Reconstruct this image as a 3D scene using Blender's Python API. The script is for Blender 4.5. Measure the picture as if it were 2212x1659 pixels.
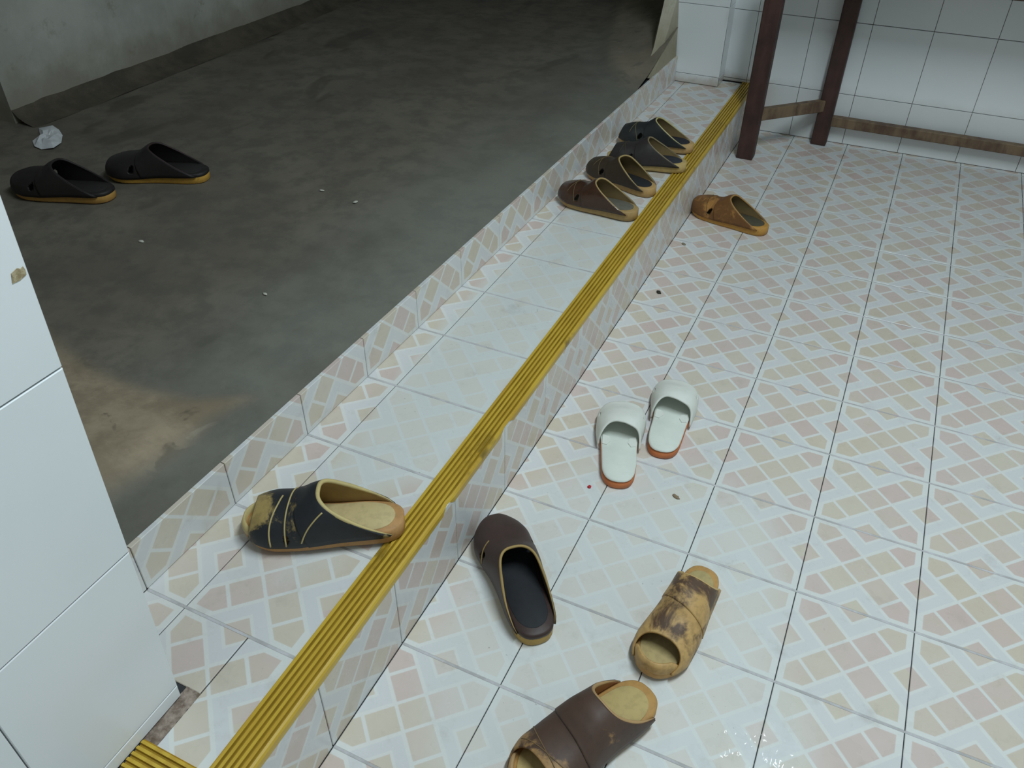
import bpy, bmesh, math, random
from mathutils import Matrix, Vector
random.seed(7)
for o in list(bpy.data.objects): bpy.data.objects.remove(o, do_unlink=True)
scene = bpy.context.scene
C = scene.collection

# ------------------------------------------------------------------ camera
cam_d = bpy.data.cameras.new('camera'); cam = bpy.data.objects.new('camera', cam_d); C.objects.link(cam)
cam_d.sensor_width = 36.0; cam_d.sensor_fit = 'HORIZONTAL'
cam_d.lens = 1761.906 * 36.0 / 2212.0
cam_d.clip_start = 0.02
CX = Vector((0.90373759, 0.42803736, 0.00651122))
CY = Vector((0.26865603, -0.55525437, -0.78709372))
CZ = Vector((-0.33329013, 0.71307546, -0.61679906))
CP = Vector((0.5105203, -0.46188257, 1.19855887))
M = Matrix(((CX.x, -CY.x, -CZ.x, CP.x), (CX.y, -CY.y, -CZ.y, CP.y), (CX.z, -CY.z, -CZ.z, CP.z), (0, 0, 0, 1)))
cam.matrix_world = M
scene.camera = cam

# ------------------------------------------------------------------ world, lamps, exposure
w = bpy.data.worlds.new('world'); scene.world = w; w.use_nodes = True
w.node_tree.nodes['Background'].inputs[0].default_value = (0.75, 0.9, 1.0, 1)
w.node_tree.nodes['Background'].inputs[1].default_value = 0.02
def area(name, loc, sx, sy, power, col, rot=(0, 0, 0)):
    l = bpy.data.lights.new(name, 'AREA'); l.shape = 'RECTANGLE'; l.size = sx; l.size_y = sy
    l.energy = power; l.color = col
    o = bpy.data.objects.new(name, l); C.objects.link(o); o.location = loc; o.rotation_euler = rot
    return o
area('ceiling_tube_light', (0.80, 0.52, 2.52), 0.12, 1.2, 38.5, (0.87, 1.0, 1.05))
scene.view_settings.view_transform = 'Standard'
scene.view_settings.look = 'None'
scene.view_settings.gamma = 1.0
scene.view_settings.use_curve_mapping = False
scene.view_settings.exposure = 0.0

# ------------------------------------------------------------------ measured layout (metres)
H = 0.172            # step top above the room floor
ZC = 0.267           # corridor concrete floor
XS, XL, XK = -0.0506, -0.2546, -0.3275   # nosing edge, joint, kerb foot on the step
def xk(y): return -0.330 + 0.014 * y     # kerb is not quite parallel to the nosing
DY = 0.0177
W0 = 0.184           # first cut floor column
P = 0.2
YW = 2.83            # far tiled wall
YP = 2.73            # pilaster face
XN = -0.155          # near tiled wall face
YN = -0.078          # its free edge

# ------------------------------------------------------------------ helpers
def link(name, me, mat=None, parent=None):
    o = bpy.data.objects.new(name, me); C.objects.link(o)
    if mat is not None: me.materials.append(mat) if len(me.materials) == 0 else None
    if parent is not None: o.parent = parent
    return o
def mesh(name, v, f, smooth=False):
    me = bpy.data.meshes.new(name); me.from_pydata([tuple(p) for p in v], [], f); me.update()
    if smooth:
        for p in me.polygons: p.use_smooth = True
    return me
def box_data(x0, x1, y0, y1, z0, z1, b=0.0):
    if b <= 0:
        v = [(x0,y0,z0),(x1,y0,z0),(x1,y1,z0),(x0,y1,z0),(x0,y0,z1),(x1,y0,z1),(x1,y1,z1),(x0,y1,z1)]
        f = [(3,2,1,0),(4,5,6,7),(0,1,5,4),(1,2,6,5),(2,3,7,6),(3,0,4,7)]
        return v, f
    bm = bmesh.new()
    v, f = box_data(x0, x1, y0, y1, z0, z1)
    vs = [bm.verts.new(p) for p in v]
    for q in f: bm.faces.new([vs[i] for i in q])
    bmesh.ops.bevel(bm, geom=bm.edges[:], offset=b, segments=2, affect='EDGES', profile=0.5)
    bm.verts.index_update()
    v = [tuple(p.co) for p in bm.verts]; f = [tuple(p.index for p in q.verts) for q in bm.faces]
    bm.free(); return v, f
def box(name, x0, x1, y0, y1, z0, z1, mat, parent=None, b=0.0):
    v, f = box_data(x0, x1, y0, y1, z0, z1, b)
    return link(name, mesh(name, v, f), mat, parent)
def tile_mesh(x0, x1, y0, y1, t=0.008, b=0.0009):
    r = lambda i, z: [(x0+i, y0+i, z), (x1-i, y0+i, z), (x1-i, y1-i, z), (x0+i, y1-i, z)]
    v = r(0, -t) + r(0, -b) + r(b, 0)
    f = [(8,9,10,11)]
    for k in range(4):
        n = (k+1) % 4
        f += [(k, n, 4+n, 4+k), (4+k, 4+n, 8+n, 8+k)]
    f.append((3,2,1,0))
    return mesh('tile', v, f)
def struct(o):
    o['kind'] = 'structure'; return o
def tag(o, label, cat, group=None):
    o['label'] = label; o['category'] = cat
    if group: o['group'] = group
    return o
def empty(name, loc, rz=0.0):
    o = bpy.data.objects.new(name, None); C.objects.link(o); o.location = loc; o.rotation_euler = (0, 0, rz)
    o.empty_display_size = 0.05; return o
def lerp(a, b, t): return a + (b - a) * t
def interp(xs, ys, x):
    if x <= xs[0]: return ys[0]
    for i in range(1, len(xs)):
        if x <= xs[i]:
            t = (x - xs[i-1]) / (xs[i] - xs[i-1]); t = t if len(xs) < 4 else t
            return lerp(ys[i-1], ys[i], t)
    return ys[-1]
def sstep(a, b, x):
    t = max(0.0, min(1.0, (x - a) / (b - a))); return t * t * (3 - 2 * t)

# ------------------------------------------------------------------ node helpers
class G:
    def __init__(s, name, rough=0.5, spec=0.5):
        s.m = bpy.data.materials.new(name); s.m.use_nodes = True
        s.t = s.m.node_tree; s.b = s.t.nodes['Principled BSDF']
        s.b.inputs['Roughness'].default_value = rough
        s.b.inputs['Specular IOR Level'].default_value = spec
    def n(s, typ, **kw):
        nd = s.t.nodes.new(typ)
        for k, v in kw.items(): setattr(nd, k, v)
        return nd
    def put(s, sock, v):
        if isinstance(v, bpy.types.NodeSocket): s.t.links.new(v, sock)
        else: sock.default_value = v
    def mth(s, op, a, b=None, c=None, clamp=False):
        nd = s.n('ShaderNodeMath', operation=op, use_clamp=clamp)
        s.put(nd.inputs[0], a)
        if b is not None: s.put(nd.inputs[1], b)
        if c is not None: s.put(nd.inputs[2], c)
        return nd.outputs[0]
    def ss(s, x, a, b, lo=0.0, hi=1.0):
        nd = s.n('ShaderNodeMapRange', interpolation_type='SMOOTHSTEP')
        s.put(nd.inputs['Value'], x)
        for k, v in (('From Min', a), ('From Max', b), ('To Min', lo), ('To Max', hi)): s.put(nd.inputs[k], v)
        return nd.outputs[0]
    def mix(s, f, a, b):
        nd = s.n('ShaderNodeMix', data_type='RGBA')
        s.put(nd.inputs[0], f)
        for i, v in ((6, a), (7, b)):
            s.put(nd.inputs[i], v if isinstance(v, bpy.types.NodeSocket) else (*v, 1.0) if len(v) == 3 else v)
        return nd.outputs[2]
    def noise(s, vec, scale, detail=3.0, rough=0.55, dist=0.0):
        nd = s.n('ShaderNodeTexNoise'); s.put(nd.inputs['Vector'], vec)
        nd.inputs['Scale'].default_value = scale; nd.inputs['Detail'].default_value = detail
        nd.inputs['Roughness'].default_value = rough; nd.inputs['Distortion'].default_value = dist
        return nd.outputs['Fac']
    def obj(s): return s.n('ShaderNodeTexCoord').outputs['Object']
    def pos(s): return s.n('ShaderNodeNewGeometry').outputs['Position']
    def rnd(s): return s.n('ShaderNodeObjectInfo').outputs['Random']
    def xyz(s, v):
        nd = s.n('ShaderNodeSeparateXYZ'); s.put(nd.inputs[0], v); return nd.outputs
    def comb(s, x, y, z=0.0):
        nd = s.n('ShaderNodeCombineXYZ'); s.put(nd.inputs[0], x); s.put(nd.inputs[1], y); s.put(nd.inputs[2], z); return nd.outputs[0]
    def scale(s, v, k):
        nd = s.n('ShaderNodeVectorMath', operation='MULTIPLY'); s.put(nd.inputs[0], v); nd.inputs[1].default_value = k; return nd.outputs[0]
    def col(s, v): s.put(s.b.inputs['Base Color'], v if isinstance(v, bpy.types.NodeSocket) else (*v, 1.0)); return s
    def rough(s, v): s.put(s.b.inputs['Roughness'], v); return s
    def bump(s, h, strength=0.3, dist=0.002):
        nd = s.n('ShaderNodeBump'); s.put(nd.inputs['Height'], h)
        nd.inputs['Strength'].default_value = strength; nd.inputs['Distance'].default_value = dist
        s.t.links.new(nd.outputs[0], s.b.inputs['Normal']); return s
def srgb(r, g, b):
    f = lambda c: (c/255/12.92) if c/255 <= 0.04045 else ((c/255+0.055)/1.055)**2.4
    return (f(r), f(g), f(b))

# ------------------------------------------------------------------ materials
def mat_patterned():
    g = G('patterned_tile', 0.3, 0.45)
    X = g.xyz(g.obj()); x, y = X[0], X[1]
    r2 = 2 ** -0.5
    u = g.mth('MULTIPLY', g.mth('ADD', x, y), r2); v = g.mth('MULTIPLY', g.mth('SUBTRACT', y, x), r2)
    au, av = g.mth('ABSOLUTE', u), g.mth('ABSOLUTE', v)
    e = 0.0010
    def below(t, lim): return g.ss(t, lim - e, lim + e, 1.0, 0.0)
    def seg(t):
        a = below(t, 0.0215)
        b = g.mth('MULTIPLY', g.mth('SUBTRACT', 1.0, below(t, 0.0275)), below(t, 0.0755))
        c = g.mth('SUBTRACT', 1.0, below(t, 0.0815))
        return g.mth('ADD', g.mth('ADD', a, b), c)
    armu = g.mth('MULTIPLY', below(av, 0.022), seg(au))
    armv = g.mth('MULTIPLY', below(au, 0.022), seg(av))
    bord = below(g.mth('MAXIMUM', g.mth('ABSOLUTE', x), g.mth('ABSOLUTE', y)), 0.0885)
    arms = g.mth('MULTIPLY', g.mth('MAXIMUM', armu, armv), bord)
    dtri = g.mth('MAXIMUM', g.mth('ABSOLUTE', g.mth('SUBTRACT', au, 0.0707)), g.mth('ABSOLUTE', g.mth('SUBTRACT', av, 0.0707)))
    tri = below(dtri, 0.0185)
    blocks = g.mth('MAXIMUM', arms, tri, clamp=True)
    # thin bright outline round the cross
    cross = g.mth('MAXIMUM', below(av, 0.0285), below(au, 0.0285))
    cross = g.mth('MAXIMUM', cross, below(dtri, 0.0235))
    P3 = g.pos(); Q = g.xyz(P3)
    cell = g.comb(g.mth('ROUND', g.mth('DIVIDE', u, 0.0515)), g.mth('ROUND', g.mth('DIVIDE', v, 0.0515)), g.mth('MULTIPLY', g.rnd(), 37.0))
    wn = g.n('ShaderNodeTexWhiteNoise', noise_dimensions='3D'); g.put(wn.inputs['Vector'], cell)
    mott = g.noise(P3, 38.0, 4.0, 0.6)
    bc = g.mix(g.ss(g.mth('ADD', g.mth('MULTIPLY', wn.outputs['Value'], 0.6), g.mth('MULTIPLY', mott, 0.5)), 0.3, 0.8), srgb(210, 190, 183), srgb(210, 199, 180))
    bc = g.mix(g.ss(mott, 0.45, 0.8, 0.0, 0.35), bc, srgb(200, 180, 166))
    base = g.mix(cross, srgb(217, 218, 219), srgb(224, 225, 222))
    # foot wear: print rubbed off along the walked lane on step and floor (shapes of its own)
    wn2 = g.noise(P3, 5.0, 3.0, 0.6)
    def blob(cx, cy, cz, rx, ry, rz):
        a = g.mth('POWER', g.mth('DIVIDE', g.mth('SUBTRACT', Q[0], cx), rx), 2.0)
        b = g.mth('POWER', g.mth('DIVIDE', g.mth('SUBTRACT', Q[1], cy), ry), 2.0)
        c = g.mth('POWER', g.mth('DIVIDE', g.mth('SUBTRACT', Q[2], cz), rz), 2.0)
        d = g.mth('ADD', g.mth('ADD', a, b), c)
        d = g.mth('ADD', d, g.mth('MULTIPLY', g.mth('SUBTRACT', wn2, 0.5), 1.1))
        return g.ss(d, 0.45, 1.25, 1.0, 0.0)
    b1 = blob(0.30, 0.42, 0.0, 0.30, 0.42, 0.05)
    b2 = blob(-0.145, 0.98, H, 0.135, 0.78, 0.03)
    b3 = blob(0.52, 0.27, 0.0, 0.16, 0.18, 0.05)
    wear = g.mth('MAXIMUM', g.mth('MULTIPLY', b1, 0.68), g.mth('MAXIMUM', g.mth('MULTIPLY', b2, 0.97), g.mth('MULTIPLY', b3, 0.45)), clamp=True)
    keep = g.mth('SUBTRACT', 1.0, wear)
    far = g.ss(g.noise(P3, 2.2, 2.0), 0.35, 0.7, 0.82, 1.0)
    c = g.mix(g.mth('MULTIPLY', g.mth('MULTIPLY', blocks, keep), far), base, bc)
    c = g.mix(g.mth('MULTIPLY', wear, 0.75), c, g.mix(blocks, srgb(219, 224, 222), srgb(218, 216, 208)))
    # grime specks and smears
    sp = g.ss(g.noise(P3, 150.0, 2.0, 0.6), 0.66, 0.76)
    zone = g.ss(g.noise(P3, 9.0, 2.0), 0.5, 0.62)
    c = g.mix(g.mth('MULTIPLY', g.mth('MULTIPLY', sp, zone), g.mth('ADD', 0.18, g.mth('MULTIPLY', wear, 0.35))), c, srgb(120, 112, 98))
    c = g.mix(g.ss(g.noise(P3, 16.0, 5.0, 0.7), 0.54, 0.78, 0.0, 0.34), c, srgb(172, 164, 148))
    g.col(c)
    g.rough(g.ss(g.noise(P3, 20.0, 3.0), 0.3, 0.7, 0.22, 0.40))
    return g.m
def mat_white_tile():
    g = G('white_wall_tile', 0.22, 0.5)
    P3 = g.pos()
    c = g.mix(g.ss(g.noise(P3, 3.0, 3.0), 0.35, 0.7), srgb(238, 241, 243), srgb(230, 236, 238))
    c = g.mix(g.mth('MULTIPLY', g.rnd(), 0.10), c, srgb(210, 214, 214))
    X = g.xyz(P3)      # brown splash dirt along the foot of the far wall
    low = g.mth('MULTIPLY', g.ss(g.mth('ADD', X[2], g.mth('MULTIPLY', g.noise(P3, 14.0, 4.0, 0.7), 0.06)), H + 0.03, H + 0.075, 1.0, 0.0), g.ss(X[1], 2.5, 2.6))
    low = g.mth('MULTIPLY', low, g.ss(X[0], -0.02, 0.12, 0.55, 0.14))
    c = g.mix(low, c, srgb(150, 128, 92))
    return g.col(c).m
def mat_noise(name, a, b, sc, rough=0.85, bstr=0.25, spec=0.3, lo=0.35, hi=0.65, det=6.0):
    g = G(name, rough, spec); P3 = g.pos()
    n = g.noise(P3, sc, det, 0.65)
    g.col(g.mix(g.ss(n, lo, hi), a, b)).bump(g.noise(P3, sc * 6, 4.0), bstr, 0.002)
    return g.m
def mat_concrete_floor():
    g = G('corridor_concrete', 0.8, 0.25); P3 = g.pos()
    a = g.n('ShaderNodeAttribute', attribute_name='cement').outputs['Fac']
    n1, n2 = g.noise(P3, 2.2, 6.0, 0.65), g.noise(P3, 11.0, 6.0, 0.7)
    c = g.mix(g.ss(n1, 0.35, 0.65), srgb(106, 100, 90), srgb(122, 116, 104))
    c = g.mix(g.ss(n2, 0.42, 0.62, 0.0, 0.6), c, srgb(92, 88, 80))
    st = g.noise(g.scale(P3, (1.0, 0.45, 1.0)), 4.2, 3.0, 0.5, 0.6)
    c = g.mix(g.ss(st, 0.62, 0.68, 0.0, 0.55), c, srgb(78, 74, 66))
    X = g.xyz(P3)
    kerb_side = g.mth('MULTIPLY', g.ss(X[0], -0.80, -0.40), g.ss(n1, 0.3, 0.6, 0.3, 0.9))  # concrete mottled paler towards the kerb
    c = g.mix(g.mth('MULTIPLY', kerb_side, 0.6), c, srgb(126, 130, 122))
    m1, m2 = g.noise(P3, 6.0, 6.0, 0.7), g.noise(P3, 14.0, 3.0, 0.6, 0.5)
    cem = g.mix(g.ss(m1, 0.38, 0.62), srgb(136, 122, 102), srgb(164, 148, 126))
    cem = g.mix(g.ss(m2, 0.58, 0.66, 0.0, 0.7), cem, srgb(100, 90, 76))
    cem = g.mix(g.ss(g.noise(P3, 9.0, 4.0, 0.6, 0.8), 0.64, 0.72, 0.0, 0.6), cem, srgb(186, 174, 154))
    c = g.mix(a, c, cem)
    g.col(c).bump(g.mth('ADD', n2, g.mth('MULTIPLY', g.noise(P3, 60.0, 3.0), 0.4)), 0.35, 0.006)
    return g.m
def mat_plaster(name, a, b, dirt):
    g = G(name, 0.9, 0.2); P3 = g.pos(); X = g.xyz(P3)
    n = g.noise(P3, 4.0, 6.0, 0.65)
    c = g.mix(g.ss(n, 0.35, 0.65), a, b)
    splash = g.mth('ADD', X[2], g.mth('MULTIPLY', g.mth('SUBTRACT', g.noise(P3, 9.0, 4.0, 0.65), 0.5), 0.25))
    c = g.mix(g.ss(splash, ZC + 0.02, ZC + 0.22, 0.65, 0.0), c, dirt)
    c = g.mix(g.ss(g.noise(P3, 13.0, 5.0, 0.7), 0.58, 0.72, 0.0, 0.45), c, dirt)
    return g.col(c).bump(g.noise(P3, 30.0, 5.0), 0.4, 0.004).m
def mat_wood(name, a, b, rough=0.55):
    g = G(name, rough, 0.35); O = g.obj()
    n = g.noise(g.scale(O, (3.0, 3.0, 26.0)) if False else O, 14.0, 5.0, 0.65)
    n2 = g.noise(g.scale(g.pos(), (40.0, 40.0, 6.0)), 1.0, 4.0)
    return g.col(g.mix(g.ss(g.mth('ADD', g.mth('MULTIPLY', n, 0.5), g.mth('MULTIPLY', n2, 0.5)), 0.38, 0.64), a, b)).bump(n2, 0.2, 0.001).m
def mat_rubber(name, dark, worn, amount, rough=0.5, scale=26.0, toe=0.0):
    g = G(name, rough, 0.4); O = g.obj()
    n = g.noise(O, scale, 5.0, 0.68, 0.4)
    if toe: n = g.mth('ADD', n, g.ss(g.xyz(O)[0], 0.185, 0.235, 0.0, toe))
    f = g.ss(n, 0.80 - amount * 0.55, 0.92 - amount * 0.50)
    c = g.mix(f, dark, worn)
    c = g.mix(g.ss(g.noise(O, 90.0, 3.0), 0.4, 0.7, 0.0, 0.25), c, tuple(k * 0.45 for k in dark))
    return g.col(c).bump(g.mth('ADD', n, g.mth('MULTIPLY', g.noise(O, 120.0, 2.0), 0.3)), 0.25, 0.0015).m
def mat_plain(name, c, rough=0.5, spec=0.4, var=0.12, sc=18.0):
    g = G(name, rough, spec); O = g.obj()
    return g.col(g.mix(g.ss(g.noise(O, sc, 4.0, 0.6), 0.35, 0.7), c, tuple(k * (1 - var * 2) for k in c))).m

M_PAT = mat_patterned()
M_WT = mat_white_tile()
M_GD = mat_plain('dark_grout', srgb(70, 72, 74), 0.9, 0.1)
M_GL = mat_noise('pale_grout', srgb(204, 203, 206), srgb(178, 176, 176), 24.0, 0.9, 0.1)
M_GW = mat_noise('wall_grout', srgb(160, 156, 146), srgb(128, 116, 98), 12.0, 0.9, 0.1)
M_CON = mat_concrete_floor()
M_PLA = mat_plaster('grey_plaster', srgb(188, 188, 180), srgb(170, 170, 162), srgb(130, 120, 102))
M_PLJ = mat_plaster('pale_plaster', srgb(196, 192, 176), srgb(176, 170, 150), srgb(140, 128, 104))
M_MOR = mat_noise('mortar', srgb(176, 160, 148), srgb(120, 104, 92), 60.0, 0.9, 0.6)
M_SKIRT = mat_noise('dark_cement', srgb(98, 90, 78), srgb(76, 70, 62), 9.0, 0.9, 0.4)
M_PAINT = mat_noise('white_paint', srgb(226, 230, 230), srgb(218, 224, 224), 3.0, 0.7, 0.05)

# ------------------------------------------------------------------ room floor
floor = struct(box('floor', -0.02, 2.3, -2.0, YW + 0.02, -0.09, -0.0022, M_GD))
def grout_lines(name, rects, mat, parent):
    v, f = [], []
    for r in rects:
        a, b = box_data(*r); k = len(v); v += a; f += [tuple(i + k for i in q) for q in b]
    return link(name, mesh(name, v, f), mat, parent)
TM = {}
def add_tile(x0, x1, y0, y1, loc, rot, parent, mat, t=0.008):
    k = (round(x0, 4), round(x1, 4), round(y0, 4), round(y1, 4), mat.name, t)
    if k not in TM: TM[k] = tile_mesh(x0, x1, y0, y1, t); TM[k].materials.append(mat)
    o = bpy.data.objects.new('tile', TM[k]); C.objects.link(o); o.parent = parent
    o.location = loc; o.rotation_euler = rot
    return o
gx, gy = 0.0008, 0.0020
ROW0 = -7
for i in range(0, 11):
    for j in range(ROW0, 15):
        yc = j * P + 0.1
        y1 = 0.1 - gy if (j + 1) * P < YW else YW - yc
        if i == 0: add_tile(-0.1 + (0.2 - W0) + 0.001, 0.1 - gx, -0.1 + gy, y1, (W0 - 0.1, yc, 0), (0, 0, 0), floor, M_PAT)
        else: add_tile(-0.1 + gx, 0.1 - gx, -0.1 + gy, y1, (W0 + (i - 1) * P + 0.1, yc, 0), (0, 0, 0), floor, M_PAT)
grout_lines('grout', [(0.001, 2.18, j * P - gy, j * P + gy, -0.004, -0.0004) for j in range(ROW0, 15)], M_GL, floor)

# ------------------------------------------------------------------ step with its tiles
YE = -0.215
step = struct(box('floor_step', -0.40, -0.0085, YE, YW + 0.02, -0.05, H - 0.0022, M_GD))
for r in range(-1, 14):
    yc = DY + r * P + 0.1
    y0, y1 = -0.1 + gy, 0.1 - gy
    if yc + 0.1 > YW: y1 = YW - yc
    xr = 0.1 - 0.0005; xc = XL + 0.1
    lo_y, hi_y = yc + y0, yc + y1
    if r == -1:
        # the broken tile beside the free wall edge: its corner is cut back, mortar shows
        add_tile(-0.1 + 0.121, 0.1 + 0.004, max(y0, YE + 0.045 - yc), y1, (xc, yc, H), (0, 0, 0), step, M_PAT)
        add_tile(-0.1 + gx, -0.1 + 0.119, -0.063 - yc - 0.020, y1, (xc, yc, H), (0, 0, 0), step, M_PAT)
        add_tile(0.1 - 0.076, 0.1 - gx, -0.063 - yc - 0.020, y1, (XL - 0.1, yc, H), (0, 0, 0), step, M_PAT)
        continue
    add_tile(-0.1 + gx, 0.1 + 0.004, y0, y1, (xc, yc, H), (0, 0, 0), step, M_PAT)
    add_tile(0.1 - (XL - (xk(yc) - 0.004)), 0.1 - gx, y0, y1, (XL - 0.1, yc, H), (0, 0, 0), step, M_PAT)
grout_lines('grout', [(-0.33, -0.05, DY + r * P - gy, DY + r * P + gy, H - 0.004, H - 0.0004) for r in range(0, 14)], M_GL, step)
# riser tiles (facing +x): local x -> world y, local y -> world z
RX = (math.pi / 2, 0, math.pi / 2)
for j in range(-2, 15):
    yc = j * P + 0.1
    a, b = max(-0.1 + gx, YE - yc), min(0.1 - gx, YW - yc)
    add_tile(a, b, -0.1 + 0.028, 0.1 - 0.001, (0.0, yc, H - 0.1), RX, step, M_PAT)
# front face of the step at its near end
add_tile(-0.10, 0.055, -0.072, 0.099, (-0.055, YE - 0.001, H - 0.1), (math.pi / 2, 0, 0), step, M_PAT)
# mortar in the broken corner
bm = bmesh.new()
nx, ny = 6, 22; rows = []
for a in range(nx + 1):
    rows.append([bm.verts.new((lerp(XN - 0.004, -0.1335, a / nx) + random.uniform(-.0007, .0007), lerp(-0.166, -0.0825, b / ny),
                 H - 0.0012 + random.uniform(-0.0008, 0.0014))) for b in range(ny + 1)])
for a in range(nx):
    for b in range(ny): bm.faces.new((rows[a][b], rows[a+1][b], rows[a+1][b+1], rows[a][b+1]))
me = bpy.data.meshes.new('mortar'); bm.to_mesh(me); bm.free()
link('mortar', me, M_MOR, step)

# ------------------------------------------------------------------ kerb between step and corridor
ang = math.atan(0.014)
kerb = struct(link('trim_1', mesh('trim_1', *box_data(-0.05, -0.0085, -0.32, 2.735, H - 0.05, ZC - 0.014)), M_GD))
kerb.location = (-0.330, 0, 0); kerb.rotation_euler = (0, 0, -ang)
for r in range(-2, 14):
    yc = DY + r * P + 0.1
    a, b = -0.1 + gx, min(0.1 - gx, 2.728 - yc)
    if b - a < 0.02: continue
    add_tile(a, b, -0.1 + 0.001, -0.1 + 0.095, (0.0, yc, H + 0.1), RX, kerb, M_PAT)

# ------------------------------------------------------------------ yellow ribbed nosing strips
def mat_yellow():
    g = G('yellow_plastic', 0.42, 0.45); P3 = g.pos(); X = g.xyz(P3)
    n = g.noise(g.scale(P3, (60.0, 5.0, 10.0)), 1.0, 4.0)
    c = g.mix(g.ss(n, 0.35, 0.7), srgb(208, 174, 62), srgb(190, 152, 50))
    d = g.mth('MULTIPLY', g.ss(g.noise(P3, 7.0, 4.0, 0.7), 0.56, 0.68), g.ss(n, 0.40, 0.60))
    c = g.mix(g.mth('MULTIPLY', d, 0.8), c, srgb(92, 76, 28))
    return g.col(c).m
M_YEL = mat_yellow()
M_YDK = mat_plain('yellow_groove', srgb(164, 132, 42), 0.6, 0.2)
def nosing(name, length, prof_w, chip_at, label):
    """ribbed top with rounded lip; local y = length, x from 0 (back) to prof_w (lip)"""
    pts = []
    n = 5
    pts.append((0.0, 0.0)); pts.append((0.0, 0.0026))
    for k in range(n):
        a = 0.0012 + k * (prof_w - 0.006) / n; wd = (prof_w - 0.006) / n
        pts += [(a, 0.0012), (a + wd * 0.10, 0.0044), (a + wd * 0.60, 0.0044), (a + wd * 0.72, 0.0012), (a + wd * 0.99, 0.0012)]
    pts += [(prof_w - 0.004, 0.0040), (prof_w - 0.0005, 0.0030), (prof_w + 0.0015, -0.0005), (prof_w + 0.0012, -0.012), (prof_w - 0.0005, -0.012), (prof_w - 0.0010, 0.0)]
    ys = [length * k / 150 for k in range(151)]
    v, f = [], []
    for y in ys:
        cut = 0.0
        for cy, cw, cd in chip_at:
            if abs(y - cy) < cw: cut = max(cut, cd * (1 - (abs(y - cy) / cw) ** 4))
        for (px, pz) in pts:
            x = px
            if cut and x > prof_w - 0.006: x = px - cut
            v.append((x, y, pz if not (cut and pz < 0) else max(pz, -0.001)))
    m = len(pts)
    for a in range(len(ys) - 1):
        for b in range(m):
            c = (b + 1) % m
            f.append((a * m + b, a * m + c, (a + 1) * m + c, (a + 1) * m + b))
    f.append(tuple(range(m))[::-1]); f.append(tuple((len(ys) - 1) * m + b for b in range(m)))
    me = mesh(name, v, f); me.materials.append(M_YEL); me.materials.append(M_YDK)
    gset = {2 + 5 * k + q for k in range(n) for q in (2, 3)}
    for a in range(len(ys) - 1):
        for b in gset: me.polygons[a * m + b].material_index = 1
    o = link(name, me)
    tag(o, label, 'stair nosing')
    return o
s1 = nosing('nosing_strip', YW - YE - 0.004, -XS, [(0.345 - YE + 0.02, 0.010, 0.004), (0.60 - YE, 0.02, 0.0012)],
            'long yellow ribbed nosing strip running along the tiled step edge')
s1.location = (XS, YE + 0.002, H + 0.0002)
s2 = nosing('nosing_strip', 0.0935, 0.0478, [], 'short yellow ribbed nosing piece meeting the white wall at the step corner')
s2.location = (XN + 0.002, -0.1655, H + 0.0002); s2.rotation_euler = (0, 0, -math.pi / 2)

# ------------------------------------------------------------------ far tiled wall
wall_back = struct(box('wall_back', -0.20, 2.3, YW + 0.006, YW + 0.14, -0.05, 2.7, M_GW))
RY = (math.pi / 2, 0, 0)          # local x -> world x, local y -> world z, normal -> -y
WX0 = 0.163
TH = 0.2485
zj = [0.184 + k * TH for k in range(0, 8)]
for i in range(-2, 10):
    x0, x1 = WX0 + (i - 1) * P + 0.0008, WX0 + i * P - 0.0008
    if x1 < -0.13: continue
    x0 = max(x0, -0.13)
    for k in range(0, 7):
        z1 = zj[k] - 0.001; z0 = zj[k] - TH + 0.001
        segs = [(x0, x1, max(z0, 0.0015))]
        if k == 0:
            segs = [] if x1 <= 0 else [(max(x0, 0.0015), x1, 0.0015)]
            if x0 < 0: segs.append((x0, min(x1, -0.001), H + 0.0015))
        for (a, b, zz) in segs:
            if z1 - zz < 0.004 or b - a < 0.01: continue
            cx, cz = (a + b) / 2, (zz + z1) / 2
            add_tile(a - cx, b - cx, zz - cz, z1 - cz, (cx, YW - 0.002, cz), RY, wall_back, M_WT)
# pilaster at the far end of the opening
pil = struct(box('wall_pilaster', -0.318, -0.1335, YP + 0.0085, YW + 0.1, H - 0.02, 2.7, M_GW))
zp = [H + 0.0015, 0.207] + [0.207 + TH * k for k in range(1, 7)]
for k in range(len(zp) - 1):
    a, b = zp[k] + 0.0008, zp[k + 1] - 0.0008
    cz = (a + b) / 2
    add_tile(-0.100, 0.0945, a - cz, b - cz, (-0.2195, YP, cz), RY, pil, M_WT)
    add_tile(-0.05, 0.05, a - cz, b - cz, (-0.125, YP + 0.0495, cz), RX, pil, M_WT)

# ------------------------------------------------------------------ near tiled wall (left foreground)
def ye(z): return -0.0965 + 0.0445 * (min(z, 1.6) - H)     # the free edge is a little out of plumb
v, f = box_data(-0.335, XN - 0.0085, -2.0, 0.0, H - 0.1, 2.7)
v = [(x, (ye(z) - 0.001 if y == 0.0 else y), z) for x, y, z in v]
wall_near = struct(link('wall_near', mesh('wall_near', v, f), M_GW))
TH2 = 0.2605
zn = [H + 0.0012, 0.197] + [0.197 + TH2 * k for k in range(1, 7)]
yj = [YN + 0.002, -0.2845, -0.4865, -0.6885]
for k in range(len(zn) - 1):
    a, b = zn[k] + 0.0009, zn[k + 1] - 0.0009
    cz = (a + b) / 2
    for q in range(3):
        y0, y1 = yj[q + 1] + 0.0008, yj[q] - 0.0008
        cy = (y0 + y1) / 2
        o = add_tile(y0 - cy, y1 - cy - 0.00001 * k, a - cz, b - cz, (XN, cy, cz), RX, wall_near, M_WT)
        if q == 0:
            o.data = o.data.copy()
            for p_ in o.data.vertices:
                if p_.co.x > 0: p_.co.x += ye(p_.co.y + cz) - (YN + 0.002)
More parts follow.
